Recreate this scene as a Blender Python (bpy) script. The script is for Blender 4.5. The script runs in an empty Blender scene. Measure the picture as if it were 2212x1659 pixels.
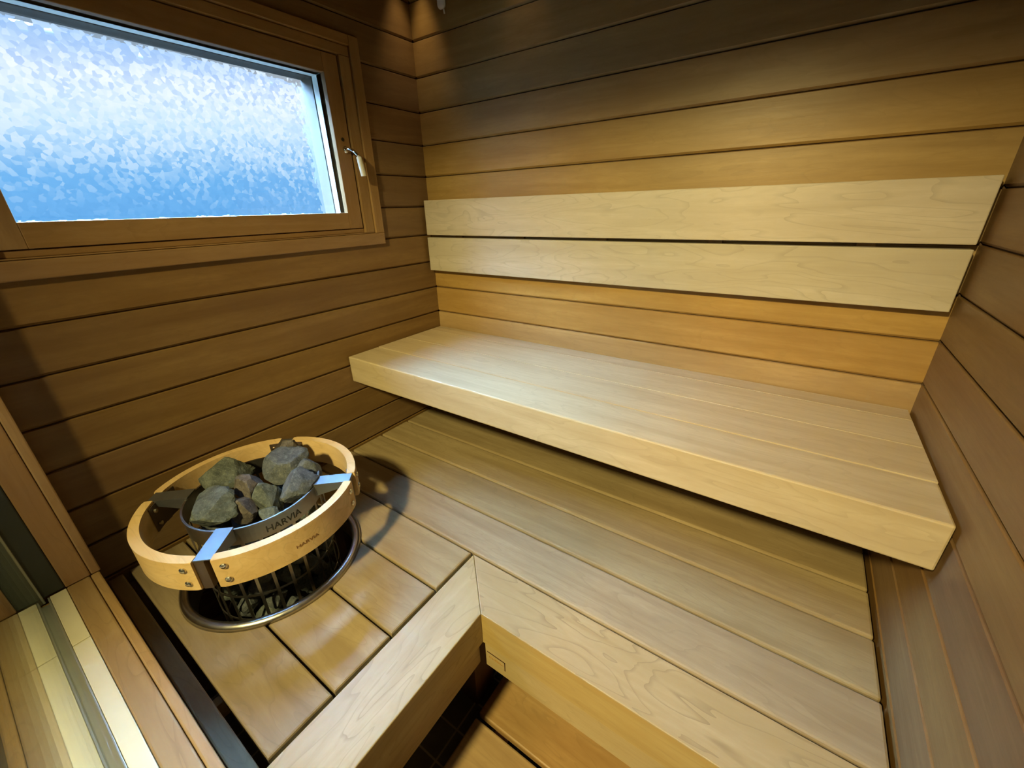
import bpy, bmesh, math, random
from mathutils import Vector, Matrix, noise as mnoise

S = 0.116            # one wall-board pitch in metres
ZF = 17.4            # floor level below the reference groove, in pitches
PI = math.pi
scn = bpy.context.scene
COL = scn.collection

def U(x, y, z):
    return Vector((x * S, y * S, (z + ZF) * S))

# ------------------------------------------------------------------ objects
def obj(name, bm, mats, parent=None, smooth=False):
    me = bpy.data.meshes.new(name)
    bmesh.ops.recalc_face_normals(bm, faces=bm.faces)
    if parent is not None:
        o0 = parent.matrix_world.translation if parent.parent is None else Vector(parent['_o'])
        bmesh.ops.translate(bm, verts=bm.verts, vec=-o0)
    bm.to_mesh(me)
    bm.free()
    if not isinstance(mats, (list, tuple)):
        mats = [mats]
    for m in mats:
        me.materials.append(m)
    if smooth:
        for p in me.polygons:
            p.use_smooth = True
    o = bpy.data.objects.new(name, me)
    COL.objects.link(o)
    if parent is not None:
        o.parent = parent
    return o

ROOTS = {}
def thing(name, label, cat, loc, group=None):
    o = bpy.data.objects.new(name, None)
    o.empty_display_size = 0.05
    COL.objects.link(o)
    o.location = loc
    o['label'] = label
    o['category'] = cat
    if group:
        o['group'] = group
    ROOTS[o.name] = loc.copy()
    return o

def part(name, bm, mats, root, owner=None, smooth=False, label=None):
    """a part of root (or a sub-part of owner, itself a part of root)"""
    me = bpy.data.meshes.new(name)
    bmesh.ops.recalc_face_normals(bm, faces=bm.faces)
    if root.name in ROOTS:
        bmesh.ops.translate(bm, verts=bm.verts, vec=-ROOTS[root.name])
    bm.to_mesh(me)
    bm.free()
    if not isinstance(mats, (list, tuple)):
        mats = [mats]
    for m in mats:
        me.materials.append(m)
    if smooth:
        for p in me.polygons:
            p.use_smooth = True
    o = bpy.data.objects.new(name, me)
    COL.objects.link(o)
    o.parent = owner or root
    if label:
        o['label'] = label
    return o

def struct(name, bm, mats, parent=None, smooth=False):
    o = part(name, bm, mats, parent) if parent else obj(name, bm, mats, None, smooth)
    if parent is None:
        o['kind'] = 'structure'
    return o

# ------------------------------------------------------------------ shapes
def add_box(bm, x0, x1, y0, y1, z0, z1, bev=0.0, mat=0, seg=2):
    a, b = U(x0, y0, z0), U(x1, y1, z1)
    vs = [bm.verts.new((x, y, z)) for x in (a.x, b.x) for y in (a.y, b.y) for z in (a.z, b.z)]
    q = [(0, 1, 3, 2), (4, 6, 7, 5), (0, 4, 5, 1), (2, 3, 7, 6), (0, 2, 6, 4), (1, 5, 7, 3)]
    fs = [bm.faces.new([vs[i] for i in f]) for f in q]
    for f in fs:
        f.material_index = mat
    if bev:
        es = list({e for f in fs for e in f.edges})
        bmesh.ops.bevel(bm, geom=es, offset=bev * S, segments=seg, profile=0.5, affect='EDGES')
    return bm

def box(*a, **k):
    return add_box(bmesh.new(), *a, **k)

def add_prism(bm, pts, z0, z1, bev=0.0, mat=0):
    """a horizontal outline pts [(x,y)] extruded from z0 to z1"""
    lo = [bm.verts.new(U(x, y, z0)) for x, y in pts]
    hi = [bm.verts.new(U(x, y, z1)) for x, y in pts]
    n = len(pts)
    f = [bm.faces.new(lo[::-1]), bm.faces.new(hi)]
    for i in range(n):
        j = (i + 1) % n
        f.append(bm.faces.new((lo[i], lo[j], hi[j], hi[i])))
    for q in f:
        q.material_index = mat
    if bev:
        bmesh.ops.bevel(bm, geom=list(f[1].edges), offset=bev * S, segments=2, profile=0.5, affect='EDGES')
    return bm

def add_profile(bm, prof, put, a0, a1, mat=0):
    """prof: [(d,z)], put(a,d,z)->Vector; swept from a0 to a1"""
    A = [bm.verts.new(put(a0, d, z)) for d, z in prof]
    B = [bm.verts.new(put(a1, d, z)) for d, z in prof]
    n = len(prof)
    f = [bm.faces.new(A[::-1]), bm.faces.new(B)]
    for i in range(n):
        j = (i + 1) % n
        f.append(bm.faces.new((A[i], A[j], B[j], B[i])))
    for q in f:
        q.material_index = mat

def add_arc_block(bm, cx, cy, r0, r1, a0, a1, z0, z1, n=24, bev=0.0, mat=0):
    rings = []
    for i in range(n + 1):
        t = math.radians(a0 + (a1 - a0) * i / n)
        c, s = math.cos(t), math.sin(t)
        rings.append([bm.verts.new(U(cx + r * c, cy + r * s, z)) for r, z in ((r0, z0), (r1, z0), (r1, z1), (r0, z1))])
    fs = []
    for i in range(n):
        for k in range(4):
            l = (k + 1) % 4
            fs.append(bm.faces.new((rings[i][k], rings[i][l], rings[i + 1][l], rings[i + 1][k])))
    if abs(a1 - a0) < 359.9:
        fs.append(bm.faces.new(rings[0][::-1]))
        fs.append(bm.faces.new(rings[-1]))
    else:
        bmesh.ops.remove_doubles(bm, verts=rings[0] + rings[-1], dist=1e-6)
    for f in fs:
        if f.is_valid:
            f.material_index = mat
    if bev:
        es = []
        for i in range(n):
            for k in range(4):
                e = bm.edges.get((rings[i][k], rings[i + 1][k]))
                if e:
                    es.append(e)
        bmesh.ops.bevel(bm, geom=es, offset=bev * S, segments=2, profile=0.5, affect='EDGES')
    return bm

def add_lathe(bm, cx, cy, prof, n=64, mat=0, closed=False):
    """prof [(r,z)] turned about the vertical axis at cx,cy"""
    rings = []
    for i in range(n):
        t = 2 * PI * i / n
        rings.append([bm.verts.new(U(cx + r * math.cos(t), cy + r * math.sin(t), z)) for r, z in prof])
    m = len(prof)
    for i in range(n):
        j = (i + 1) % n
        for k in range(m if closed else m - 1):
            l = (k + 1) % m
            f = bm.faces.new((rings[i][k], rings[j][k], rings[j][l], rings[i][l]))
            f.material_index = mat
    return bm

def add_tube(bm, pts, rad, n=14, caps=True):
    """pts world vectors; rad metres or list"""
    rings = []
    for i, p in enumerate(pts):
        d = (pts[min(i + 1, len(pts) - 1)] - pts[max(i - 1, 0)]).normalized()
        u = d.orthogonal().normalized() if i == 0 else (u - d * u.dot(d)).normalized()
        v = d.cross(u)
        r = rad[i] if isinstance(rad, (list, tuple)) else rad
        rings.append([bm.verts.new(p + (u * math.cos(2 * PI * k / n) + v * math.sin(2 * PI * k / n)) * r) for k in range(n)])
    for i in range(len(pts) - 1):
        for k in range(n):
            l = (k + 1) % n
            bm.faces.new((rings[i][k], rings[i][l], rings[i + 1][l], rings[i + 1][k]))
    if caps:
        bm.faces.new(rings[0][::-1])
        bm.faces.new(rings[-1])
    return bm

# ------------------------------------------------------------------ materials
def new_mat(name):
    m = bpy.data.materials.new(name)
    m.use_nodes = True
    nt = m.node_tree
    nt.nodes.clear()
    return m, nt

class NT:
    def __init__(s, nt):
        s.nt = nt
    def n(s, typ, **k):
        nd = s.nt.nodes.new(typ)
        for a, b in k.items():
            setattr(nd, a, b)
        return nd
    def l(s, a, b):
        s.nt.links.new(a, b)
    def math(s, op, a, b=None, clamp=False):
        nd = s.n('ShaderNodeMath', operation=op, use_clamp=clamp)
        for i, v in enumerate((a, b)):
            if v is None:
                continue
            if isinstance(v, (int, float)):
                nd.inputs[i].default_value = v
            else:
                s.l(v, nd.inputs[i])
        return nd.outputs[0]
    def mixc(s, f, a, b, typ='MIX'):
        nd = s.n('ShaderNodeMix', data_type='RGBA', blend_type=typ)
        for i, v in ((0, f), (6, a), (7, b)):
            if isinstance(v, (int, float)):
                nd.inputs[i].default_value = v
            elif isinstance(v, tuple):
                nd.inputs[i].default_value = (*v, 1)
            else:
                s.l(v, nd.inputs[i])
        return nd.outputs[2]
    def ramp(s, f, stops):
        nd = s.n('ShaderNodeValToRGB')
        cr = nd.color_ramp
        while len(cr.elements) < len(stops):
            cr.elements.new(0.5)
        for e, (p, c) in zip(cr.elements, stops):
            e.position = p
            e.color = (*c, 1) if len(c) == 3 else c
        s.l(f, nd.inputs[0])
        return nd.outputs[0]

def wood(name, light, dark, axis, line=0.35, rough=0.42, var=0.16, seed=0.0, spec=0.4):
    m, nt = new_mat(name)
    t = NT(nt)
    out = t.n('ShaderNodeOutputMaterial')
    b = t.n('ShaderNodeBsdfPrincipled')
    t.l(b.outputs[0], out.inputs[0])
    tc = t.n('ShaderNodeTexCoord').outputs['Object']
    geo = t.n('ShaderNodeNewGeometry').outputs['Random Per Island']
    oi = t.n('ShaderNodeObjectInfo').outputs['Random']
    rnd = t.math('FRACT', t.math('ADD', t.math('ADD', geo, t.math('MULTIPLY', oi, 7.31)), seed))
    off = t.n('ShaderNodeCombineXYZ')
    for i, k in enumerate((31.7, 17.3, 23.9)):
        t.l(t.math('MULTIPLY', rnd, k), off.inputs[i])
    add = t.n('ShaderNodeVectorMath', operation='ADD')
    t.l(tc, add.inputs[0]); t.l(off.outputs[0], add.inputs[1])
    def stretch(al, ac):
        sc = [ac, ac, ac]
        sc[axis] = al
        mu = t.n('ShaderNodeVectorMath', operation='MULTIPLY')
        t.l(add.outputs[0], mu.inputs[0])
        mu.inputs[1].default_value = sc
        return mu.outputs[0]
    def noise(v, scale, det, ro, dist=0.0):
        nd = t.n('ShaderNodeTexNoise')
        t.l(v, nd.inputs['Vector'])
        nd.inputs['Scale'].default_value = scale
        nd.inputs['Detail'].default_value = det
        nd.inputs['Roughness'].default_value = ro
        nd.inputs['Distortion'].default_value = dist
        return nd.outputs[0]
    fine = noise(stretch(3.0, 70.0), 2.0, 6, 0.65, 0.2)
    streak = noise(stretch(0.9, 13.0), 2.2, 5, 0.55, 0.5)
    fig = noise(stretch(1.5, 7.5), 1.6, 2.5, 0.45, 0.35)
    blot = noise(stretch(3.0, 9.0), 1.5, 3, 0.55)
    rings = t.math('FRACT', t.math('MULTIPLY', fig, 11.0))
    mr = t.n('ShaderNodeMapRange')
    t.l(rings, mr.inputs[0])
    mr.inputs[1].default_value = 0.0; mr.inputs[2].default_value = 0.22
    mr.inputs[3].default_value = 1.0; mr.inputs[4].default_value = 0.0
    ringmask = t.math('MULTIPLY', mr.outputs[0], t.math('MULTIPLY', line, blot))
    mid = tuple((a + c) / 2 for a, c in zip(light, dark))
    base = t.ramp(t.math('ADD', t.math('MULTIPLY', streak, 0.7), t.math('MULTIPLY', blot, 0.3)),
                  [(0.36, dark), (0.51, mid), (0.65, light)])
    fleck = noise(stretch(9.0, 32.0), 2.4, 4, 0.6, 0.8)
    fk = t.n('ShaderNodeMapRange')
    t.l(fleck, fk.inputs[0])
    fk.inputs[1].default_value = 0.42; fk.inputs[2].default_value = 0.72
    base = t.mixc(t.math('MULTIPLY', fk.outputs[0], 0.42), base, dark)
    base = t.mixc(t.math('MULTIPLY', fine, 0.34), base, dark)
    base = t.mixc(ringmask, base, tuple(c * 0.55 for c in dark))
    hs = t.n('ShaderNodeHueSaturation')
    t.l(base, hs.inputs['Color'])
    t.l(t.math('ADD', t.math('MULTIPLY', rnd, 2 * var), 1 - var), hs.inputs['Value'])
    t.l(t.math('ADD', t.math('MULTIPLY', t.math('FRACT', t.math('MULTIPLY', rnd, 5.7)), 0.008), 0.496), hs.inputs['Hue'])
    t.l(t.math('ADD', t.math('MULTIPLY', t.math('FRACT', t.math('MULTIPLY', rnd, 9.1)), 0.16), 0.92), hs.inputs['Saturation'])
    t.l(hs.outputs[0], b.inputs['Base Color'])
    t.l(t.math('ADD', t.math('MULTIPLY', fine, 0.16), rough - 0.08), b.inputs['Roughness'])
    b.inputs['Specular IOR Level'].default_value = spec
    bp = t.n('ShaderNodeBump')
    bp.inputs['Strength'].default_value = 0.12
    bp.inputs['Distance'].default_value = 0.001
    t.l(t.math('ADD', fine, streak), bp.inputs['Height'])
    t.l(bp.outputs[0], b.inputs['Normal'])
    return m

def plain(name, col, rough=0.5, metal=0.0, nscale=0.0, namt=0.0, spec=0.5, bump=0.0):
    m, nt = new_mat(name)
    t = NT(nt)
    out = t.n('ShaderNodeOutputMaterial')
    b = t.n('ShaderNodeBsdfPrincipled')
    t.l(b.outputs[0], out.inputs[0])
    b.inputs['Metallic'].default_value = metal
    b.inputs['Roughness'].default_value = rough
    b.inputs['Specular IOR Level'].default_value = spec
    b.inputs['Base Color'].default_value = (*col, 1)
    tc = t.n('ShaderNodeTexCoord').outputs['Object']
    nd = t.n('ShaderNodeTexNoise')
    t.l(tc, nd.inputs['Vector'])
    nd.inputs['Scale'].default_value = nscale or 30
    nd.inputs['Detail'].default_value = 6
    if namt:
        c = t.mixc(nd.outputs[0], tuple(x * (1 - namt) for x in col), tuple(min(1, x * (1 + namt)) for x in col))
        t.l(c, b.inputs['Base Color'])
    t.l(t.math('ADD', t.math('MULTIPLY', nd.outputs[0], 0.12), rough - 0.06), b.inputs['Roughness'])
    if bump:
        bp = t.n('ShaderNodeBump')
        bp.inputs['Strength'].default_value = bump
        bp.inputs['Distance'].default_value = 0.002
        t.l(nd.outputs[0], bp.inputs['Height'])
        t.l(bp.outputs[0], b.inputs['Normal'])
    return m

WALL_L, WALL_D = (0.37, 0.225, 0.098), (0.25, 0.138, 0.052)
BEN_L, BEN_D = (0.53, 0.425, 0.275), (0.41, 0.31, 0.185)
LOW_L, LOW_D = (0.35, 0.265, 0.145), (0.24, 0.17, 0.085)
M = {}
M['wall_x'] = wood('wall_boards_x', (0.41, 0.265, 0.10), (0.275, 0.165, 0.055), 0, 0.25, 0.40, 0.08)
M['wall_y_shaded'] = wood('shaded_wall_boards_y', (0.235, 0.14, 0.052), (0.155, 0.083, 0.028), 1, 0.2, 0.45, 0.08, seed=0.37)  # same wood as the back wall, side-wall shade put into a darker colour
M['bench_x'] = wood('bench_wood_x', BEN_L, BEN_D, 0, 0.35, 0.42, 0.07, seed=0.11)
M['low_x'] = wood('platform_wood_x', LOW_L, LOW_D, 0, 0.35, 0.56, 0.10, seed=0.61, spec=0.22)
RAIL_L, RAIL_D = (0.44, 0.335, 0.19), (0.335, 0.24, 0.12)
M['rail_x'] = wood('rail_wood_x', RAIL_L, RAIL_D, 0, 0.9, 0.45, 0.05, seed=0.83)
M['rail_y'] = wood('rail_wood_y', RAIL_L, RAIL_D, 1, 0.7, 0.45, 0.05, seed=0.29)
M['fascia'] = wood('lit_fascia_wood_x', (0.53, 0.40, 0.19), (0.43, 0.30, 0.125), 0, 0.3, 0.42, 0.03, seed=0.05)  # same timber as the rails, lamplight on the front put into a lighter colour
M['back_x_skylit'] = wood('skylit_backrest_wood_x', (0.53, 0.46, 0.37), (0.42, 0.35, 0.26), 0, 0.5, 0.40, 0.05, seed=0.47)  # skylight on the boards put into a paler, bluer base colour
M['trim_y'] = wood('trim_wood_y', WALL_L, WALL_D, 1, 0.3, 0.42, 0.06, seed=0.2)
M['trim_z'] = wood('trim_wood_z', WALL_L, WALL_D, 2, 0.3, 0.42, 0.06, seed=0.7)
M['sill_x'] = wood('sill_wood_x', (0.44, 0.285, 0.125), (0.33, 0.195, 0.075), 0, 0.5, 0.5, 0.06, seed=0.9)
M['jamb_z'] = wood('jamb_wood_z', (0.44, 0.27, 0.11), (0.32, 0.175, 0.065), 2, 0.4, 0.5, 0.06, seed=0.15)
M['guard'] = wood('guard_wood', (0.74, 0.52, 0.25), (0.58, 0.37, 0.145), 0, 0.5, 0.38, 0.05, seed=0.33)
M['dark_wood'] = wood('support_wood', (0.16, 0.07, 0.03), (0.09, 0.035, 0.015), 2, 0.2, 0.6, 0.05)
M['grate_x'] = wood('grate_wood_x', (0.50, 0.325, 0.14), (0.36, 0.21, 0.08), 0, 0.4, 0.42, 0.08, seed=0.55)
M['backing'] = plain('groove_backing', (0.09, 0.045, 0.017), 0.8)
M['steel'] = plain('brushed_steel', (0.62, 0.60, 0.57), 0.32, 1.0, 60, 0.08)
M['basket'] = plain('basket_steel', (0.36, 0.33, 0.29), 0.38, 1.0, 60, 0.15)
M['collar'] = plain('collar_steel', (0.48, 0.45, 0.42), 0.30, 1.0, 60, 0.1)
M['bracket'] = plain('bracket_steel', (0.30, 0.31, 0.33), 0.5, 1.0, 80, 0.05)
M['bracket_dark'] = plain('bracket_dark_steel', (0.20, 0.15, 0.12), 0.45, 0.9, 60, 0.1)
M['screw'] = plain('screw_steel', (0.75, 0.71, 0.62), 0.22, 1.0)
M['core'] = plain('heater_core', (0.015, 0.014, 0.013), 0.7)
M['ink'] = plain('cut_letter_dark', (0.02, 0.016, 0.012), 0.7)
M['burn'] = plain('burnt_mark', (0.20, 0.085, 0.02), 0.7)
M['burn2'] = plain('faint_burnt_mark', (0.50, 0.26, 0.06), 0.7)
M['groove'] = plain('engraved_groove', (0.07, 0.025, 0.006), 0.8)
M['stone_sill'] = plain('cream_stone', (0.80, 0.74, 0.54), 0.45, 0.0, 25, 0.06)
M['dark_tile'] = plain('dark_grey_profile', (0.030, 0.035, 0.030), 0.5, 0.0, 20, 0.1)
M['channel'] = plain('channel_metal', (0.50, 0.50, 0.46), 0.38, 0.55, 30, 0.1)
M['seal'] = plain('clear_seal', (0.35, 0.36, 0.30), 0.4)
M['bath_wall'] = plain('bathroom_wall', (0.10, 0.085, 0.065), 0.6, 0.0, 5, 0.05)
M['bath_floor'] = plain('bathroom_floor', (0.05, 0.05, 0.047), 0.5, 0.0, 5, 0.1)
M['outer'] = plain('outer_reveal', (0.075, 0.05, 0.028), 0.6)
M['chrome'] = plain('chrome', (0.85, 0.86, 0.88), 0.08, 1.0)
M['plastic'] = plain('white_plastic', (0.70, 0.68, 0.60), 0.45, 0.0, 40, 0.03)
M['rubber'] = plain('dark_gasket', (0.02, 0.015, 0.01), 0.7)
M['rod'] = plain('lamp_trim', (0.5, 0.4, 0.2), 0.4, 1.0)

def tile_mat():
    m, nt = new_mat('floor_tile')
    t = NT(nt)
    out = t.n('ShaderNodeOutputMaterial')
    b = t.n('ShaderNodeBsdfPrincipled')
    t.l(b.outputs[0], out.inputs[0])
    tc = t.n('ShaderNodeTexCoord').outputs['Object']
    sp = t.n('ShaderNodeSeparateXYZ')
    t.l(tc, sp.inputs[0])
    P = 0.77 * S
    def line(v, o):
        f = t.math('FRACT', t.math('DIVIDE', t.math('SUBTRACT', v, o * S), P))
        return t.math('LESS_THAN', f, 0.06)
    g = t.math('MAXIMUM', line(sp.outputs[0], 7.30 - 0.023), line(sp.outputs[1], -7.32 - 0.023))
    nz = t.n('ShaderNodeTexNoise')
    nz.inputs['Scale'].default_value = 20
    t.l(tc, nz.inputs['Vector'])
    c = t.mixc(nz.outputs[0], (0.08, 0.068, 0.048), (0.16, 0.14, 0.10))
    c = t.mixc(g, c, (0.32, 0.27, 0.19))
    t.l(c, b.inputs['Base Color'])
    b.inputs['Roughness'].default_value = 0.45
    return m
M['tile'] = tile_mat()

def rock_mat(name, c0, c1, c2):
    m, nt = new_mat(name)
    t = NT(nt)
    out = t.n('ShaderNodeOutputMaterial')
    b = t.n('ShaderNodeBsdfPrincipled')
    t.l(b.outputs[0], out.inputs[0])
    tc = t.n('ShaderNodeTexCoord').outputs['Object']
    oi = t.n('ShaderNodeObjectInfo').outputs['Random']
    mp = t.n('ShaderNodeVectorMath', operation='ADD')
    t.l(tc, mp.inputs[0])
    cx = t.n('ShaderNodeCombineXYZ')
    t.l(t.math('MULTIPLY', oi, 9.0), cx.inputs[0])
    t.l(cx.outputs[0], mp.inputs[1])
    n1 = t.n('ShaderNodeTexNoise'); t.l(mp.outputs[0], n1.inputs['Vector'])
    n1.inputs['Scale'].default_value = 45; n1.inputs['Detail'].default_value = 8; n1.inputs['Roughness'].default_value = 0.7
    n2 = t.n('ShaderNodeTexNoise'); t.l(mp.outputs[0], n2.inputs['Vector'])
    n2.inputs['Scale'].default_value = 170; n2.inputs['Detail'].default_value = 6; n2.inputs['Roughness'].default_value = 0.75
    n2.inputs['Distortion'].default_value = 1.0
    col = t.ramp(n1.outputs[0], [(0.3, c0), (0.5, c1), (0.72, c2)])
    sp = t.ramp(n2.outputs[0], [(0.52, (0, 0, 0)), (0.66, (1, 1, 1))])
    col = t.mixc(t.math('MULTIPLY', sp, 0.45), col, tuple(min(1, x * 1.7) for x in c2))
    t.l(col, b.inputs['Base Color'])
    b.inputs['Roughness'].default_value = 0.8
    b.inputs['Specular IOR Level'].default_value = 0.3
    bp = t.n('ShaderNodeBump')
    bp.inputs['Strength'].default_value = 0.9
    bp.inputs['Distance'].default_value = 0.003
    t.l(t.math('ADD', n1.outputs[0], t.math('MULTIPLY', n2.outputs[0], 0.5)), bp.inputs['Height'])
    t.l(bp.outputs[0], b.inputs['Normal'])
    return m
M['rock'] = rock_mat('olivine_grey', (0.036, 0.042, 0.038), (0.078, 0.088, 0.076), (0.16, 0.17, 0.14))
M['rock_blue'] = rock_mat('slate_grey', (0.034, 0.038, 0.041), (0.075, 0.082, 0.085), (0.15, 0.155, 0.15))
M['rock_brown'] = rock_mat('brown_grey', (0.045, 0.037, 0.033), (0.09, 0.075, 0.065), (0.16, 0.135, 0.11))

def facet_glass():
    m, nt = new_mat('obscured_glass')
    t = NT(nt)
    out = t.n('ShaderNodeOutputMaterial')
    g = t.n('ShaderNodeBsdfRefraction')
    g.inputs['IOR'].default_value = 1.25
    g.inputs['Roughness'].default_value = 0.05
    g.inputs['Color'].default_value = (0.97, 0.985, 1, 1)
    tr = t.n('ShaderNodeBsdfTransparent')
    mx = t.n('ShaderNodeMixShader')
    mx.inputs[0].default_value = 0.55
    t.l(tr.outputs[0], mx.inputs[1]); t.l(g.outputs[0], mx.inputs[2])
    t.l(mx.outputs[0], out.inputs[0])
    tc = t.n('ShaderNodeTexCoord').outputs['Object']
    sep = t.n('ShaderNodeVectorMath', operation='MULTIPLY')
    t.l(tc, sep.inputs[0]); sep.inputs[1].default_value = (0, 1, 1)
    nz = t.n('ShaderNodeTexNoise'); nz.inputs['Scale'].default_value = 70
    t.l(sep.outputs[0], nz.inputs['Vector'])
    ad = t.n('ShaderNodeVectorMath', operation='MULTIPLY_ADD')
    t.l(nz.outputs['Color'], ad.inputs[0]); ad.inputs[1].default_value = (0.005, 0.005, 0.005)
    t.l(sep.outputs[0], ad.inputs[2])
    vo = t.n('ShaderNodeTexVoronoi', feature='F1')
    vo.inputs['Scale'].default_value = 92
    t.l(ad.outputs[0], vo.inputs['Vector'])
    c = t.n('ShaderNodeVectorMath', operation='SUBTRACT')
    t.l(vo.outputs['Color'], c.inputs[0]); c.inputs[1].default_value = (0.5, 0.5, 0.5)
    k = t.n('ShaderNodeVectorMath', operation='MULTIPLY')
    t.l(c.outputs[0], k.inputs[0]); k.inputs[1].default_value = (0.0, 0.46, 0.46)
    gn = t.n('ShaderNodeNewGeometry')
    a2 = t.n('ShaderNodeVectorMath', operation='ADD')
    t.l(gn.outputs['Normal'], a2.inputs[0]); t.l(k.outputs[0], a2.inputs[1])
    nn = t.n('ShaderNodeVectorMath', operation='NORMALIZE')
    t.l(a2.outputs[0], nn.inputs[0])
    t.l(nn.outputs[0], g.inputs['Normal'])
    return m
def plain_glass():
    m, nt = new_mat('smooth_glass_side')
    t = NT(nt)
    out = t.n('ShaderNodeOutputMaterial')
    g = t.n('ShaderNodeBsdfGlass')
    g.inputs['IOR'].default_value = 1.5
    g.inputs['Roughness'].default_value = 0.0
    t.l(g.outputs[0], out.inputs[0])
    return m
def sheet_glass(name, tint):
    """thin sheet: clear transmission plus a mirror reflection that grows at grazing angles"""
    m, nt = new_mat(name)
    t = NT(nt)
    out = t.n('ShaderNodeOutputMaterial')
    lw = t.n('ShaderNodeLayerWeight')
    lw.inputs['Blend'].default_value = 0.5
    f5 = t.math('POWER', lw.outputs['Facing'], 5.0)
    fr = t.math('ADD', t.math('MULTIPLY', f5, 0.95), 0.04, clamp=True)
    tr = t.n('ShaderNodeBsdfTransparent')
    tr.inputs[0].default_value = (*tint, 1)
    gl = t.n('ShaderNodeBsdfGlossy')
    gl.inputs['Roughness'].default_value = 0.0
    gl.inputs['Color'].default_value = (0.96, 1, 0.98, 1)
    mx = t.n('ShaderNodeMixShader')
    t.l(fr, mx.inputs[0]); t.l(tr.outputs[0], mx.inputs[1]); t.l(gl.outputs[0], mx.inputs[2])
    t.l(mx.outputs[0], out.inputs[0])
    return m
M['facet'] = facet_glass()
M['smooth_glass'] = plain_glass()
M['sheet'] = sheet_glass('partition_glass', (0.96, 0.98, 0.97))
M['inner_pane'] = sheet_glass('window_inner_glass', (0.98, 0.99, 1.0))

# ------------------------------------------------------------------ room
W = 14.93
ZC = 2.35            # ceiling
YF = -11.95          # inner face of the front wall
TOPK, BOTK = 2, -18

def plank_prof(zb, zt):
    return [(0, zb + .065), (0, zt - .026), (-.022, zt - .014), (-.085, zt - .013), (-.085, zb + .014), (-.045, zb + .016)]

def planks(put, a0, a1, hole=None, bm=None):
    bm = bm or bmesh.new()
    for k in range(BOTK, TOPK + 1):
        zb, zt = k, min(k + 1, ZC)
        if zt - zb < .3:
            continue
        zb2 = max(zb, -ZF)
        if hole and hole[2] < zb + .5 < hole[3]:
            add_profile(bm, plank_prof(zb2, zt), put, a0, hole[0])
            add_profile(bm, plank_prof(zb2, zt), put, hole[1], a1)
        else:
            add_profile(bm, plank_prof(zb2, zt), put, a0, a1)
    return bm

def backing(put, a0, a1, hole=None, bm=None):
    def slab(b0, b1, z0, z1):
        add_profile(bm, [(-.087, z0), (-.087, z1), (-.6, z1), (-.6, z0)], put, b0, b1, 1)
    if hole:
        slab(a0, hole[0], -ZF, ZC); slab(hole[1], a1, -ZF, ZC)
        slab(hole[0], hole[1], -ZF, hole[2]); slab(hole[0], hole[1], hole[3], ZC)
    else:
        slab(a0, a1, -ZF, ZC)

put = lambda a, d, z: U(a, -d, z)
bm = planks(put, 0, W); backing(put, -.6, W + .6, None, bm)
struct('wall_back', bm, [M['wall_x'], M['backing']])
put = lambda a, d, z: U(d, a, z)
hole = (-11.10, -3.02, -5.76, -.96)
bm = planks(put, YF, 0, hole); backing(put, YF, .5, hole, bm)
struct('wall_left', bm, [M['wall_y_shaded'], M['backing']])
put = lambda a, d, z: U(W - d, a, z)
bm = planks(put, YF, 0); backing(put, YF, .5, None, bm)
struct('wall_right', bm, [M['wall_y_shaded'], M['backing']])

bm = bmesh.new()
for i in range(13):
    add_box(bm, 0, W, -(i + 1) + .03, -i - .02, ZC, ZC + .15, .03)
add_box(bm, -.6, W + .6, -12.6, .6, ZC + .16, ZC + .4, mat=1)
struct('ceiling', bm, [M['wall_x'], M['backing']])
struct('floor', box(-.6, W + .6, -13.9, .6, -ZF - .5, -ZF), M['tile'])

# front wall: solid below and above the fixed glass, a door opening to its right
YO = -13.75
GX0, GX1 = .62, 8.9         # fixed glass
DX1 = 14.35                 # far side of the door opening
ZS = -12.32                 # sill level
ZH = 0.45
bm = bmesh.new()
add_box(bm, -.6, GX1 + .35, YO, YF, -ZF, ZS - .25)
add_box(bm, -.6, GX0 - .3, YO, YF, ZS - .25, ZC)
add_box(bm, DX1, W + .6, YO, YF, -ZF, ZC)
add_box(bm, GX0 - .3, DX1, YO, YF, ZH, ZC)
struct('wall_front', bm, M['wall_x'])
n = 0
def trim(bm, mat):
    global n
    n += 1
    return struct('trim_%d' % n, bm, mat)
# sill, from the sauna side outwards: narrow bead, wide board, stone, metal channel, stone, wide board, bead
for y0, y1, mt in ((-12.085, -11.93, 'sill_x'), (-12.465, -12.095, 'sill_x'), (-13.25, -12.99, 'stone'), (-12.72, -12.47, 'stone'),
                   (-13.62, -13.26, 'sill_x'), (-13.78, -13.63, 'sill_x')):
    if mt == 'stone':
        bm = bmesh.new()
        for x0, x1 in ((GX0, 2.51), (2.535, 7.3), (7.325, GX1)):
            add_box(bm, x0, x1, y0, y1, ZS - .25, ZS, .012)
        trim(bm, M['stone_sill'])
    else:
        trim(box(GX0 - .02, GX1 + .3, y0, y1, ZS - .25, ZS, .03), M[mt] if y0 > -12.9 else M['dark_tile'])
# metal channel holding the glass
bm = bmesh.new()
add_box(bm, GX0, GX1, -12.985, -12.725, ZS - .25, ZS - .16)
add_box(bm, GX0, GX1, -12.755, -12.725, ZS - .16, ZS - .005, .01)
add_box(bm, GX0, GX1, -12.985, -12.955, ZS - .16, ZS - .005, .01)
trim(bm, M['channel'])
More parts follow.
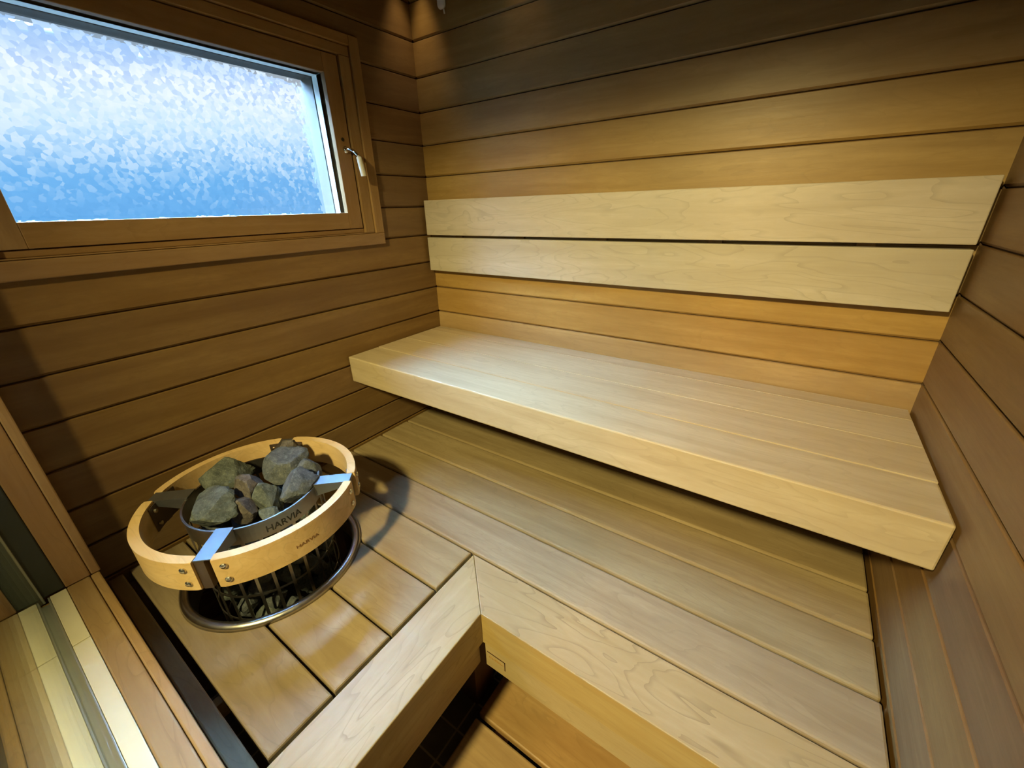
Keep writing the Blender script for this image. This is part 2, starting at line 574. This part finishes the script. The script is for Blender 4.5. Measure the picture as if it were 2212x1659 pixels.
# jamb
for y0, y1, mt, x1 in ((-12.06, -11.90, 'jamb_z', GX0), (-12.465, -12.07, 'jamb_z', GX0), (-12.985, -12.47, 'dark', GX0 - .03), (-13.25, -12.99, 'dark', GX0 - .03),
                       (-13.62, -13.26, 'jamb_z', GX0), (-13.78, -13.63, 'jamb_z', GX0)):
    trim(box(GX0 - .31, x1, y0, y1, ZS, ZH, .025), M['dark_tile'] if mt == 'dark' else M[mt])
trim(box(GX0 - .032, GX0 + .02, -12.90, -12.80, ZS - .1, ZH, .015), M['seal'])
struct('window_2', box(GX0 + .02, GX1, -12.89, -12.82, ZS - .155, ZH), M['sheet'])

# room beyond the glass
struct('floor_bathroom', box(-6, 20, -28, YO - .02, -ZF - .5, -ZF), M['bath_floor'])
bm = bmesh.new()
add_box(bm, -6.5, -6, -28, YO - .02, -ZF, 3)
add_box(bm, 20, 20.5, -28, YO - .02, -ZF, 3)
add_box(bm, -6.5, 20.5, -28.5, -28, -ZF, 3)
add_box(bm, -6, -.6, YO - .5, YO - .02, -ZF, 3)
add_box(bm, W + .6, 20, YO - .5, YO - .02, -ZF, 3)
struct('wall_bathroom', bm, M['bath_wall'])
struct('ceiling_bathroom', box(-6.5, 20.5, -28.5, YO - .02, 3, 3.4), M['bath_wall'])

# ------------------------------------------------------------------ window in the left wall
w1 = bpy.data.objects.new('window_1', None)
COL.objects.link(w1)
w1.location = U(0, -7, -5.6)
w1['kind'] = 'structure'
ROOTS[w1.name] = w1.location.copy()
CY0, CY1, CZ0, CZ1 = -11.66, -2.345, -6.14, -.46       # casing outline
FY0, FY1, FZ0, FZ1 = -11.06, -3.035, -5.745, -.975     # inside the casing
# casing boards (proud of the wall), rounded at the inner edge
bm = bmesh.new()
add_box(bm, 0, .13, FY1 + .36, CY1, CZ0 + .36, CZ1, .02)
part('casing_board', bm, M['trim_z'], w1)
part('casing_board', box(0, .13, CY0, CY1, CZ0, CZ0 + .36, .025), M['trim_y'], w1)
part('casing_board', box(0, .13, CY0, FY1 + .36, CZ1 - .26, CZ1, .02), M['trim_y'], w1)
part('casing_board', box(0, .13, CY0, FY0 - .25, CZ0 + .36, CZ1 - .26, .02), M['trim_z'], w1)
# frame lining behind the casing
for nm, b, mt in (('frame_strip', (-.9, .06, FY1, FY1 + .355, FZ0, FZ1), 'trim_z'),
                  ('frame_strip', (-.9, .06, FY0 - .25, FY1 + .355, FZ1 + .0, CZ1 - .27), 'trim_y'),
                  ('frame_strip', (-.9, .06, FY0 - .25, FY1 + .355, CZ0 + .365, FZ0), 'trim_y'),
                  ('frame_strip', (-.9, .06, FY0 - .25, FY0, FZ0, FZ1), 'trim_z')):
    part(nm, box(*b, .02), M[mt], w1)
part('frame_strip', box(-.9, -.04, FY0, FY1, FZ0, FZ0 + .135, .02), M['trim_y'], w1)
# sash
sy0, sy1, sz0, sz1 = FY0 + .03, FY1 - .045, FZ0 + .15, FZ1 - .03
GY0, GY1, GZ0, GZ1 = -10.63, -3.56, -5.122, -1.49
for b, mt in (((-.40, 0, GY0, GY1, sz0, GZ0), 'trim_y'), ((-.40, 0, GY0, GY1, GZ1, sz1), 'trim_y'),
              ((-.40, 0, GY1, sy1, sz0, sz1), 'trim_z'), ((-.40, 0, sy0, GY0, sz0, sz1), 'trim_z')):
    part('sash_rail', box(*b, .015), M[mt], w1)
part('pane', box(-.16, -.13, GY0 - .02, GY1 + .02, GZ0 - .02, GZ1 + .02), M['inner_pane'], w1)
# spacer round the glazing, pale
bm = bmesh.new()
for b in ((-.62, -.17, GY1, GY1 + .02, GZ0, GZ1), (-.62, -.17, GY0 - .02, GY0, GZ0, GZ1), (-.62, -.17, GY0, GY1, GZ1, GZ1 + .02), (-.62, -.17, GY0, GY1, GZ0 - .02, GZ0)):
    add_box(bm, *b)
part('glazing_bead', bm, M['plastic'], w1)
# obscured pane: smooth towards the room, facetted outside
bm = bmesh.new()
add_box(bm, -.67, -.625, GY0 - .05, GY1 + .05, GZ0 - .05, GZ1 + .05)
bm.faces.ensure_lookup_table()
bmesh.ops.recalc_face_normals(bm, faces=bm.faces)
for f in bm.faces:
    f.material_index = 1 if f.normal.x < -.5 else 0
part('obscured_pane', bm, [M['inner_pane'], M['facet']], w1)
# outer lining of the opening
bm = bmesh.new()
e = .0
for b in ((-1.2, -.68, GY1 + e, GY1 + .5, GZ0 - .5, GZ1 + .5), (-1.2, -.68, GY0 - .5, GY0 - e, GZ0 - .5, GZ1 + .5),
          (-1.2, -.68, GY0, GY1, GZ1 + e, GZ1 + .5), (-1.2, -.68, GY0, GY1, GZ0 - .5, GZ0 - e)):
    add_box(bm, *b)
part('outer_lining', bm, M['outer'], w1)
# closing boards round the frame so no daylight leaks past it
bm = bmesh.new()
for b in ((-.92, -.45, sy0 - .5, GY0 - .06, -6.3, -.4), (-.92, -.45, GY1 + .06, sy1 + .6, -6.3, -.4), (-.92, -.45, GY0 - .06, GY1 + .06, GZ1 + .06, -.4), (-.92, -.45, GY0 - .06, GY1 + .06, -6.3, GZ0 - .06)):
    add_box(bm, *b)
part('frame_back', bm, M['dark_wood'], w1)
# handle
hy, hz = -3.30, -3.37
bm = bmesh.new()
add_tube(bm, [U(0.0, hy, hz), U(.05, hy, hz), U(.06, hy, hz)], [.0105, .0105, .008], 20)
hd = part('handle_plate', bm, M['chrome'], w1, smooth=False)
pts = []
for i in range(9):
    t = i / 8 * PI / 2
    pts.append(U(.05 + .33 * math.sin(t), hy + .02 + .16 * (1 - math.cos(t)), hz - .20 * (1 - math.cos(t)) + .02 * math.sin(2 * t)))
part('handle_neck', add_tube(bmesh.new(), pts, [.0062 - .0012 * i / 8 for i in range(9)], 14), M['chrome'], w1, hd, smooth=True)
p0, p1 = pts[-1], U(.40, hy + .245, hz - .73)
gp = [p0 + (p1 - p0) * f for f in (0, .03, .5, .97, 1)]
part('handle_grip', add_tube(bmesh.new(), gp, [.0075, .009, .0098, .0098, .009], 18), M['plastic'], w1, hd, smooth=False, label='white sleeve on the window handle')
part('screw_hole', add_tube(bmesh.new(), [U(0, -3.315, -3.10), U(.012, -3.315, -3.10)], .006, 14), M['rubber'], w1)

# ------------------------------------------------------------------ upper bench
ZU, ZUB = -9.625, -10.532
ub = thing('upper_bench', 'pale wooden upper bench along the back wall with a thick front edge', 'bench', U(7.4, -2.3, ZUB))
XL, XR = .05, 14.86
for y0, y1 in ((-.658, -.06), (-1.978, -.682), (-3.281, -2.002)):
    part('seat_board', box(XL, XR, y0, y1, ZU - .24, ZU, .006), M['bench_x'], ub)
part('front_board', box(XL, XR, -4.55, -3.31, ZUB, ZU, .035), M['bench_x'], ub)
for x in (.35, 5.2, 10.0, 14.5):
    part('support_batten', box(x - .2, x + .2, -3.3, -.03, ZU - .62, ZU - .245, .02), M['dark_wood'], ub)

# backrest
bk = thing('backrest', 'two-board pale wooden backrest on the back wall above the upper bench', 'backrest', U(7.4, -.2, -7.29))
part('back_board', box(.11, 14.82, -.35, -.115, -5.985, -4.783, .02), M['back_x_skylit'], bk)
part('back_board', box(.11, 14.82, -.35, -.115, -7.289, -6.07, .02), M['back_x_skylit'], bk)
for x in (1.5, 4.2, 7.1, 10.2, 13.2):
    part('spacer_batten', box(x - .16, x + .16, -.11, -.005, -7.2, -4.9), M['wall_y_shaded'], bk)

# ------------------------------------------------------------------ lower bench
ZL, ZLB, ZLM = -13.047, -14.66, -13.95
HX, HY = 2.75, -9.24            # heater axis
lb = thing('lower_bench', 'wide L-shaped lower wooden bench with mitred front edge around the stone heater', 'bench', U(7.4, -5.5, -ZF))
T = .25
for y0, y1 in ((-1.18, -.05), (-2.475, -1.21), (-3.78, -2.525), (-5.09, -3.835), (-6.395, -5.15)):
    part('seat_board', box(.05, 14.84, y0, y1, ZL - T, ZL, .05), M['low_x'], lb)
# short boards round the opening for the heater
RH = 1.88
def arc(a0, a1, nn):
    return [(HX + RH * math.cos(math.radians(a0 + (a1 - a0) * i / nn)), HY + RH * math.sin(math.radians(a0 + (a1 - a0) * i / nn))) for i in range(nn + 1)]
SX0, SX1 = .05, 6.78
def ang(y, left):
    a = math.degrees(math.asin(max(-1, min(1, (y - HY) / RH))))
    return 180 - a if left else a
ys = [(-7.70, -6.455), (-8.995, -7.755), (-10.30, -9.05), (-11.49, -10.355)]
outl = []
y0, y1 = ys[0]
outl.append([(SX0, y0)] + arc(ang(y0, True), ang(y0, False), 16) + [(SX1, y0), (SX1, y1), (SX0, y1)])
for y0, y1 in ys[1:3]:
    outl.append([(SX0, y0)] + arc(ang(y0, True), ang(y1, True), 12) + [(SX0, y1)])
    outl.append([(SX1, y0), (SX1, y1)] + arc(ang(y1, False), ang(y0, False), 12))
y0, y1 = ys[3]
outl.append([(SX0, y0), (SX1, y0), (SX1, y1)] + arc(ang(y1, False), ang(y1, True) - 360, 16) + [(SX0, y1)])
for o_ in outl:
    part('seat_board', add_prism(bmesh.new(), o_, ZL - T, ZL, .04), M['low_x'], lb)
part('edge_board', box(SX0, SX1, -11.90, -11.615, ZL - T, ZL, .03), M['low_x'], lb)
# front edge: two beams meeting in a mitre, boards below them
RX0, RX1, RY1, RY0 = 6.87, 8.037, -6.46, -7.636
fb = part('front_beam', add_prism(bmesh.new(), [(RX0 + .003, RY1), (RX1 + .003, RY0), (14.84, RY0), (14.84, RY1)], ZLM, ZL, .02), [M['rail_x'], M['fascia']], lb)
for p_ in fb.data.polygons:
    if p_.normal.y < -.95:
        p_.material_index = 1  # front face of the same beam coloured as if lamplit
part('front_beam', add_prism(bmesh.new(), [(RX0 - .003, RY1), (RX0 - .003, -11.88), (RX1 - .003, -11.88), (RX1 - .003, RY0)], ZLM, ZL, .02), M['rail_y'], lb)
bm = bmesh.new()
add_prism(bm, [(8.095, RY0), (14.84, RY0), (14.84, RY0 + .25), (8.095, RY0 + .25)], ZLB, ZLM - .002)
fx = part('fascia_board', bm, M['fascia'], lb)
part('fascia_board', box(7.72, 7.965, -11.88, -7.69, ZLB + .04, ZLM - .004, .01), M['rail_y'], lb)
# engraved corner mark and faint burnt letters on the long fascia
bm = bmesh.new()
add_box(bm, 8.14, 8.63, RY0 - .004, RY0 + .02, -14.195, -14.165)
add_box(bm, 8.605, 8.63, RY0 - .004, RY0 + .02, -14.45, -14.165)
part('engraved_corner', bm, M['groove'], lb, fx, label='dark engraved corner line on the fascia')
bm = bmesh.new()
random.seed(4)
for i in range(9):
    x = 8.19 + i * .042
    h = random.uniform(.04, .085)
    add_box(bm, x, x + .022, RY0 - .002, RY0 + .01, -14.315 - h / 2, -14.315 + h / 2)
    if i % 2 == 0:
        zz = -14.315 + random.uniform(-.02, .02)
        add_box(bm, x, x + .045, RY0 - .002, RY0 + .01, zz, zz + .014)
part('faint_mark', bm, M['burn2'], lb, fx)
for x, y in ((7.08, -6.98), (14.4, -7.2), (.5, -11.3), (7.2, -11.4), (.5, -6.9)):
    part('leg', box(x - .32, x + .32, y - .37, y + .37, -ZF, ZL - T - .01 if x != 7.08 and x != 7.2 else ZLM - .01, .02), M['dark_wood'], lb)
part('cross_rail', box(.2, 14.7, -6.38, -6.05, ZL - .9, ZL - T - .01), M['dark_wood'], lb)
for x in (.45, 4.95, 10.0, 14.62):
    part('support_batten', box(x - .14, x + .14, -6.0, -.1, ZL - .62, ZL - T - .004), M['low_x'], lb)
part('support_batten', box(4.86, 5.04, -11.85, -6.46, ZL - .62, ZL - T - .004), M['low_x'], lb)

# ------------------------------------------------------------------ floor grate
fg = thing('floor_grate', 'reddish wooden slatted floor grate below the long bench front', 'floor grate', U(11, -9, -ZF))
for i in range(4):
    y1 = -6.33 - i * 1.42
    part('slat', box(7.69, 14.5, y1 - 1.30, y1, -17.19, -16.97, .04), M['grate_x'], fg)
for x in (8.4, 11.2, 14.0):
    part('batten', box(x - .2, x + .2, -11.8, -6.4, -ZF, -17.195), M['dark_wood'], fg)

# ------------------------------------------------------------------ heater
ht = thing('sauna_heater', 'round basket heater heaped with stones inside a wooden guard ring', 'heater', U(HX, HY, -ZF))
RB = 1.375
# basket: top band, upright strips and hoops
bm = bmesh.new()
NB = 26
add_arc_block(bm, HX, HY, RB - .02, RB, 0, 360, -11.33, -10.935, 96)
add_lathe(bm, HX, HY, [(RB - .03, -10.95), (RB - .03, -10.92), (RB + .012, -10.92), (RB + .012, -10.95)], 96, closed=True)
for i in range(NB):
    a = 3.7 + 360 / NB * i
    hw = 1.35
    add_arc_block(bm, HX, HY, RB - .018, RB, a - hw, a + hw, -17.2, -11.33, 1)
z = -12.06
while z > -17.0:
    add_arc_block(bm, HX, HY, RB - .018, RB, 0, 360, z - .025, z + .025, 96)
    z -= .73
bk_ = part('basket', bm, M['basket'], ht)
bm = bmesh.new()
add_lathe(bm, HX, HY, [(0, -11.55), (.62, -11.55), (.62, -17.3), (0, -17.3)], 32)
part('core', bm, M['core'], ht)
bm = bmesh.new()
add_lathe(bm, HX, HY, [(0, -17.2), (RB, -17.2), (RB, -17.39), (0, -17.39)], 48)
part('base', bm, M['bracket_dark'], ht)

# guard ring: four bent wooden pieces held by four brackets
GR1, GR0, GT, GB = 2.225, 2.04, -10.87, -11.55
arms = [-47.5, 42.5, 132.5, 222.5]
for a in arms:
    gm = bmesh.new()
    add_arc_block(gm, HX, HY, GR0, GR1, a + 4.3, a + 85.7, GB, GT, 48, bev=.03)
    g = part('guard_rail', gm, M['guard'], ht, smooth=False)
    for da in (9.0, 81.0):
        for zz in (-11.04, -11.37):
            t_ = math.radians(a + da)
            c, s = math.cos(t_), math.sin(t_)
            sm = bmesh.new()
            rr = [(GR1 + .005, .066), (GR1 + .022, .064), (GR1 + .038, .046), (GR1 + .044, .02)]
            add_tube(sm, [U(HX + r * c, HY + r * s, zz) for r, _ in rr], [q * S for _, q in rr], 14)
            rr = [(GR0 - .02, .03), (GR0 - .06, .05), (GR0 - .10, .045)]
            add_tube(sm, [U(HX + r * c, HY + r * s, zz) for r, _ in rr], [q * S for _, q in rr], 10)
            part('screw', sm, M['screw'], ht, g)
def radial(a, r, w, z):
    t_ = math.radians(a)
    c, s = math.cos(t_), math.sin(t_)
    return U(HX + r * c - w * s, HY + r * s + w * c, z)
for a in arms:
    bm = bmesh.new()
    hw = .165
    # flat top strip
    for (w0, w1_, z0, z1, r0, r1) in ((-hw, hw, GT - .035, GT - .01, RB - .04, GR1 - .06),):
        vs = [bm.verts.new(radial(a, r, w_, z_)) for r in (r0, r1) for w_ in (w0, w1_) for z_ in (z0, z1)]
        for f in ((0, 1, 3, 2), (4, 6, 7, 5), (0, 4, 5, 1), (2, 3, 7, 6), (0, 2, 6, 4), (1, 5, 7, 3)):
            bm.faces.new([vs[i] for i in f])
    # two side flanges, deeper at the basket
    for w_ in (-hw, hw):
        w2 = w_ * .93
        q = [(RB, GT - .03), (GR0 - .03, GT - .03), (GR0 - .03, GT - .16), (RB, GT - .33)]
        A = [bm.verts.new(radial(a, r, w_, z_)) for r, z_ in q]
        B = [bm.verts.new(radial(a, r, w2, z_)) for r, z_ in q]
        bm.faces.new(A); bm.faces.new(B[::-1])
        for i in range(4):
            j = (i + 1) % 4
            bm.faces.new((A[i], A[j], B[j], B[i]))
    br = part('bracket', bm, M['bracket'], ht)
    bm = bmesh.new()
    add_arc_block(bm, HX, HY, GR0 - .035, GR0 - .008, a - 12, a + 12, GB + .02, GT - .05, 8)
    add_arc_block(bm, HX, HY, GR0 - .008, GR1 - .05, a - 4.2, a + .6, GB - .02, GT - .045, 3)
    part('bracket_plate', bm, M['bracket_dark'], ht, br, label='dark steel plate behind the gap')

def bent_text(body, r, a_mid, a_span, zmid, height, mat, depth, name, owner, flip=False):
    cu = bpy.data.curves.new(name + '_c', 'FONT')
    cu.body = body
    cu.align_x = 'CENTER'
    cu.extrude = 0.0
    cu.offset = 0.018
    cu.resolution_u = 3
    tmp = bpy.data.objects.new(name + '_t', cu)
    COL.objects.link(tmp)
    dg = bpy.context.evaluated_depsgraph_get()
    me = bpy.data.meshes.new_from_object(tmp.evaluated_get(dg))
    bm = bmesh.new()
    bm.from_mesh(me)
    bmesh.ops.subdivide_edges(bm, edges=[e for e in bm.edges if e.calc_length() > .15], cuts=2)
    xs = [v.co.x for v in bm.verts]; yv = [v.co.y for v in bm.verts]
    x0, x1, y0, y1 = min(xs), max(xs), min(yv), max(yv)
    for v in bm.verts:
        u = (v.co.x - x0) / (x1 - x0)
        h = (v.co.y - y0) / (y1 - y0)
        t_ = math.radians(a_mid + (u - .5) * a_span)
        v.co = U(HX + (r + depth) * math.cos(t_), HY + (r + depth) * math.sin(t_), zmid + (h - .5) * height)
    COL.objects.unlink(tmp)
    bpy.data.objects.remove(tmp)
    return part(name, bm, mat, ht, owner)
bent_text('HARVIA', RB, -2.6, 31, -11.155, .16, M['ink'], .006, 'lettering', bk_)
front_guard = [o for o in ht.children if o.name.startswith('guard_rail')][0]
bent_text('HARVIA', GR1, -1.7, 12.2, -11.262, .075, M['burn'], .004, 'burnt_lettering', front_guard)

# steel collar resting on the boards
hc = thing('heater_collar', 'stainless steel collar ring let into the lower bench around the heater', 'collar ring', U(HX, HY, ZL))
bm = bmesh.new()
pr = [(1.79, -13.62), (1.80, -13.02), (1.82, -12.955), (1.87, -12.92), (1.93, -12.925), (1.985, -12.965), (2.01, -13.045), (1.985, -13.045), (1.95, -12.99), (1.88, -12.955), (1.84, -12.98), (1.815, -13.02), (1.81, -13.62)]
add_lathe(bm, HX, HY, pr, 96, closed=True)
part('collar_ring', bm, M['collar'], hc, smooth=True)

# ------------------------------------------------------------------ stones
def rock_bm(center, size, seed, flat=1.0, planes=12, sub=3, rot=None):
    rnd = random.Random(seed)
    bm = bmesh.new()
    bmesh.ops.create_icosphere(bm, subdivisions=sub, radius=1.0)
    pl = []
    for i in range(planes):
        v = Vector((rnd.gauss(0, 1), rnd.gauss(0, 1), rnd.gauss(0, 1))).normalized()
        pl.append((v, rnd.uniform(.52, .84)))
    off = Vector((rnd.uniform(0, 50), rnd.uniform(0, 50), rnd.uniform(0, 50)))
    R_ = Matrix.Rotation(rnd.uniform(0, 6.28), 3, Vector((rnd.gauss(0, 1), rnd.gauss(0, 1), rnd.gauss(0, 1))).normalized()) if rot is None else rot
    for v in bm.verts:
        d = v.co.normalized()
        r = .98
        for nrm, k in pl:
            c = d.dot(nrm)
            if c > .05:
                r = min(r, k / c)
        r *= 1 + .02 * mnoise.noise(d * 2.2 + off) + .025 * mnoise.noise(d * 7 + off)
        p = d * r
        p = R_ @ p
        v.co = Vector((p.x * size[0] * S, p.y * size[1] * S, p.z * size[2] * S)) + center
    return bm
def stone(px, py, pz, size, seed, mat, label, group=None, name='heater_stone', planes=13, sub=4):
    c = U(px, py, pz)
    bm = rock_bm(Vector((0, 0, 0)), size, seed, planes=planes, sub=sub)
    me = bpy.data.meshes.new(name)
    bmesh.ops.recalc_face_normals(bm, faces=bm.faces)
    bm.to_mesh(me); bm.free()
    me.materials.append(M[mat])
    o = bpy.data.objects.new(name, me)
    COL.objects.link(o)
    o.location = c
    o['label'] = label
    o['category'] = 'stone'
    if group:
        o['group'] = group
    return o
#STONES
G = 'stones heaped on top of the heater'
TOP = [
 (457, 1100, -10.95, (.60, .55, .44), 11, 'rock', 'large pale green-grey stone at the front left of the heap, beside the front bracket'),
 (494, 1022, -10.85, (.64, .54, .42), 23, 'rock', 'large mottled green-grey stone at the back left of the heap'),
 (536, 1050, -10.86, (.46, .30, .32), 31, 'rock_brown', 'brownish angular stone lying in the middle of the heap'),
 (624, 1004, -10.80, (.58, .54, .42), 45, 'rock_blue', 'big smooth grey stone at the back right of the heap'),
 (622, 966, -10.70, (.27, .27, .22), 52, 'rock_brown', 'small brown-grey stone perched topmost at the back of the heap'),
 (646, 1050, -10.88, (.42, .44, .42), 67, 'rock_blue', 'pointed slate-grey stone at the right rim, beside the right bracket'),
 (584, 1078, -10.97, (.33, .33, .46), 71, 'rock', 'upright grey stone right of the dark hollow in the heap'),
 (528, 1100, -11.12, (.32, .34, .30), 88, 'rock_brown', 'dark brown stone sunk low in the middle hollow of the heap'),
 (586, 1109, -11.06, (.36, .18, .18), 93, 'rock', 'narrow grey stone lying along the front rim above the metal lettering'),
 (662, 1022, -10.98, (.32, .36, .36), 104, 'rock_blue', 'dark stone in shadow behind the pointed slate-grey stone'),
]
camC = Vector((12.155329570106039, -12.099247321508473, -5.103826374207816))
F_, YAW, PIT, ROL = 877.9112993526933, 0.6131871469522777, -0.4094408452197299, 0.027433948915020975
Rz = Matrix.Rotation(YAW, 3, 'Z'); Rx = Matrix.Rotation(PIT, 3, 'X'); Ry = Matrix.Rotation(ROL, 3, 'Y')
RC = Rz @ Rx @ Ry
STONE_POS = []
for px, py, zz, sz, sd, mt, lab in TOP:
    d = RC @ Vector(((px - 1106) / F_, 1, -(py - 829.5) / F_))
    p = camC + d * ((zz - camC.z) / d.z)
    stone(p.x, p.y, zz, tuple(q_ * 1.1 for q_ in sz), sd + 900, mt, lab, G, planes=14)
    STONE_POS.append((round(p.x, 2), round(p.y, 2), zz))
random.seed(12)
lab_low = 'dark grey stone packed behind the basket strips below the top layer'
for lay, z0 in enumerate((-11.55, -12.0, -12.45, -12.9, -13.35, -13.75)):
    nst = 11
    for i in range(nst):
        a = 2 * PI * (i + .5 * (lay % 2)) / nst + random.uniform(-.08, .08)
        r = 1.01
        stone(HX + r * math.cos(a), HY + r * math.sin(a), z0 + random.uniform(-.05, .05), (random.uniform(.27, .315), random.uniform(.27, .315), random.uniform(.23, .28)), 200 + lay * 40 + i,
              random.choice(('rock', 'rock_blue')), lab_low, 'stones behind the basket strips', sub=3, planes=11)

# ------------------------------------------------------------------ sensor on the back wall
sn = thing('temperature_sensor', 'white oblong plastic sensor high on the back wall near the corner', 'sensor', U(1.5, 0, .45))
bm = bmesh.new()
add_box(bm, 1.33, 1.62, -.20, -.002, .50, 1.3, .11, seg=4)
part('housing', bm, M['plastic'], sn, smooth=True)
part('cable_stub', add_tube(bmesh.new(), [U(1.52, -.07, .52), U(1.53, -.05, .40)], .003, 8), M['plastic'], sn)

# ------------------------------------------------------------------ light
def area(name, loc, direction, power, col, size, shape='DISK'):
    l = bpy.data.lights.new(name, 'AREA')
    l.shape = shape
    l.size = size
    l.energy = power
    l.color = col
    o = bpy.data.objects.new(name, l)
    COL.objects.link(o)
    o.location = loc
    o.rotation_euler = Vector(direction).to_track_quat('-Z', 'Y').to_euler()
    return o
WARM = (1.0, .82, .35)
def spot(name, loc, power, col, ang, blend):
    l = bpy.data.lights.new(name, 'SPOT')
    l.energy = power
    l.color = col
    l.spot_size = math.radians(ang)
    l.spot_blend = blend
    l.shadow_soft_size = .012
    o = bpy.data.objects.new(name, l)
    COL.objects.link(o)
    o.location = loc
    return o
LB = spot('bathroom_downlight', U(8.4, -20.3, 2.2), 375, WARM, 74, 1.0)
LB.data.shadow_soft_size = .075
LB.rotation_euler = (U(7.5, -2, -12.5) - U(8.4, -20.3, 2.2)).to_track_quat('-Z', 'Y').to_euler()
spot('corner_spot', U(.55, -.55, ZC - .05), 6.5, (1, .74, .36), 50, .9)
spot('corner_spot', U(4.4, -.5, ZC - .05), 1.6, (1, .74, .36), 50, .9)

w = bpy.data.worlds.new('sky')
scn.world = w
w.use_nodes = True
nt = w.node_tree
nt.nodes.clear()
t = NT(nt)
out = t.n('ShaderNodeOutputWorld')
bg = t.n('ShaderNodeBackground')
t.l(bg.outputs[0], out.inputs[0])
sp = t.n('ShaderNodeSeparateXYZ')
t.l(t.n('ShaderNodeTexCoord').outputs['Generated'], sp.inputs[0])
f = t.math('MULTIPLY', t.math('ADD', sp.outputs[2], 0.25), 0.8)
K = 1 / 400
def q(r, g, b):
    return (r * K, g * K, b * K)
e0 = lambda s: (s + .25) * .8
col = t.ramp(f, [(0.0, q(.10, .26, .5)), (e0(-.04), q(.14, .46, .92)), (e0(.06), q(.20, .56, 1.02)), (e0(.14), q(.70, .95, 1.15)), (e0(.20), q(1.12, 1.18, 1.22)),
                 (e0(.26), q(.6, .85, 1.15)), (e0(.33), q(.20, .48, 1.0)), (e0(.36), q(.25, .55, 1.1)), (e0(.42), q(22, 36, 54)), (e0(.58), q(66, 128, 215)), (e0(.82), q(58, 124, 220))])
t.l(col, bg.inputs[0])
bg.inputs[1].default_value = 400.0

# ------------------------------------------------------------------ camera and view
cd = bpy.data.cameras.new('camera')
cd.sensor_fit = 'HORIZONTAL'
cd.sensor_width = 36.0
cd.lens = F_ / 2212 * 36.0
cd.clip_start = .01
cam = bpy.data.objects.new('camera', cd)
COL.objects.link(cam)
Mx = Matrix.Identity(4)
for i in range(3):
    Mx[i][0] = RC[i][0]
    Mx[i][1] = RC[i][2]
    Mx[i][2] = -RC[i][1]
loc = U(*camC)
for i in range(3):
    Mx[i][3] = loc[i]
cam.matrix_world = Mx
scn.camera = cam
vs = scn.view_settings
vs.view_transform = 'Standard'
vs.look = 'None'
vs.exposure = 0.0
vs.gamma = 1.0
vs.use_curve_mapping = False
scn.cycles.max_bounces = 9
scn.cycles.transparent_max_bounces = 16
scn.cycles.transmission_bounces = 10
scn.cycles.caustics_refractive = True
scn.cycles.caustics_reflective = True
scn.cycles.sample_clamp_indirect = 12.0
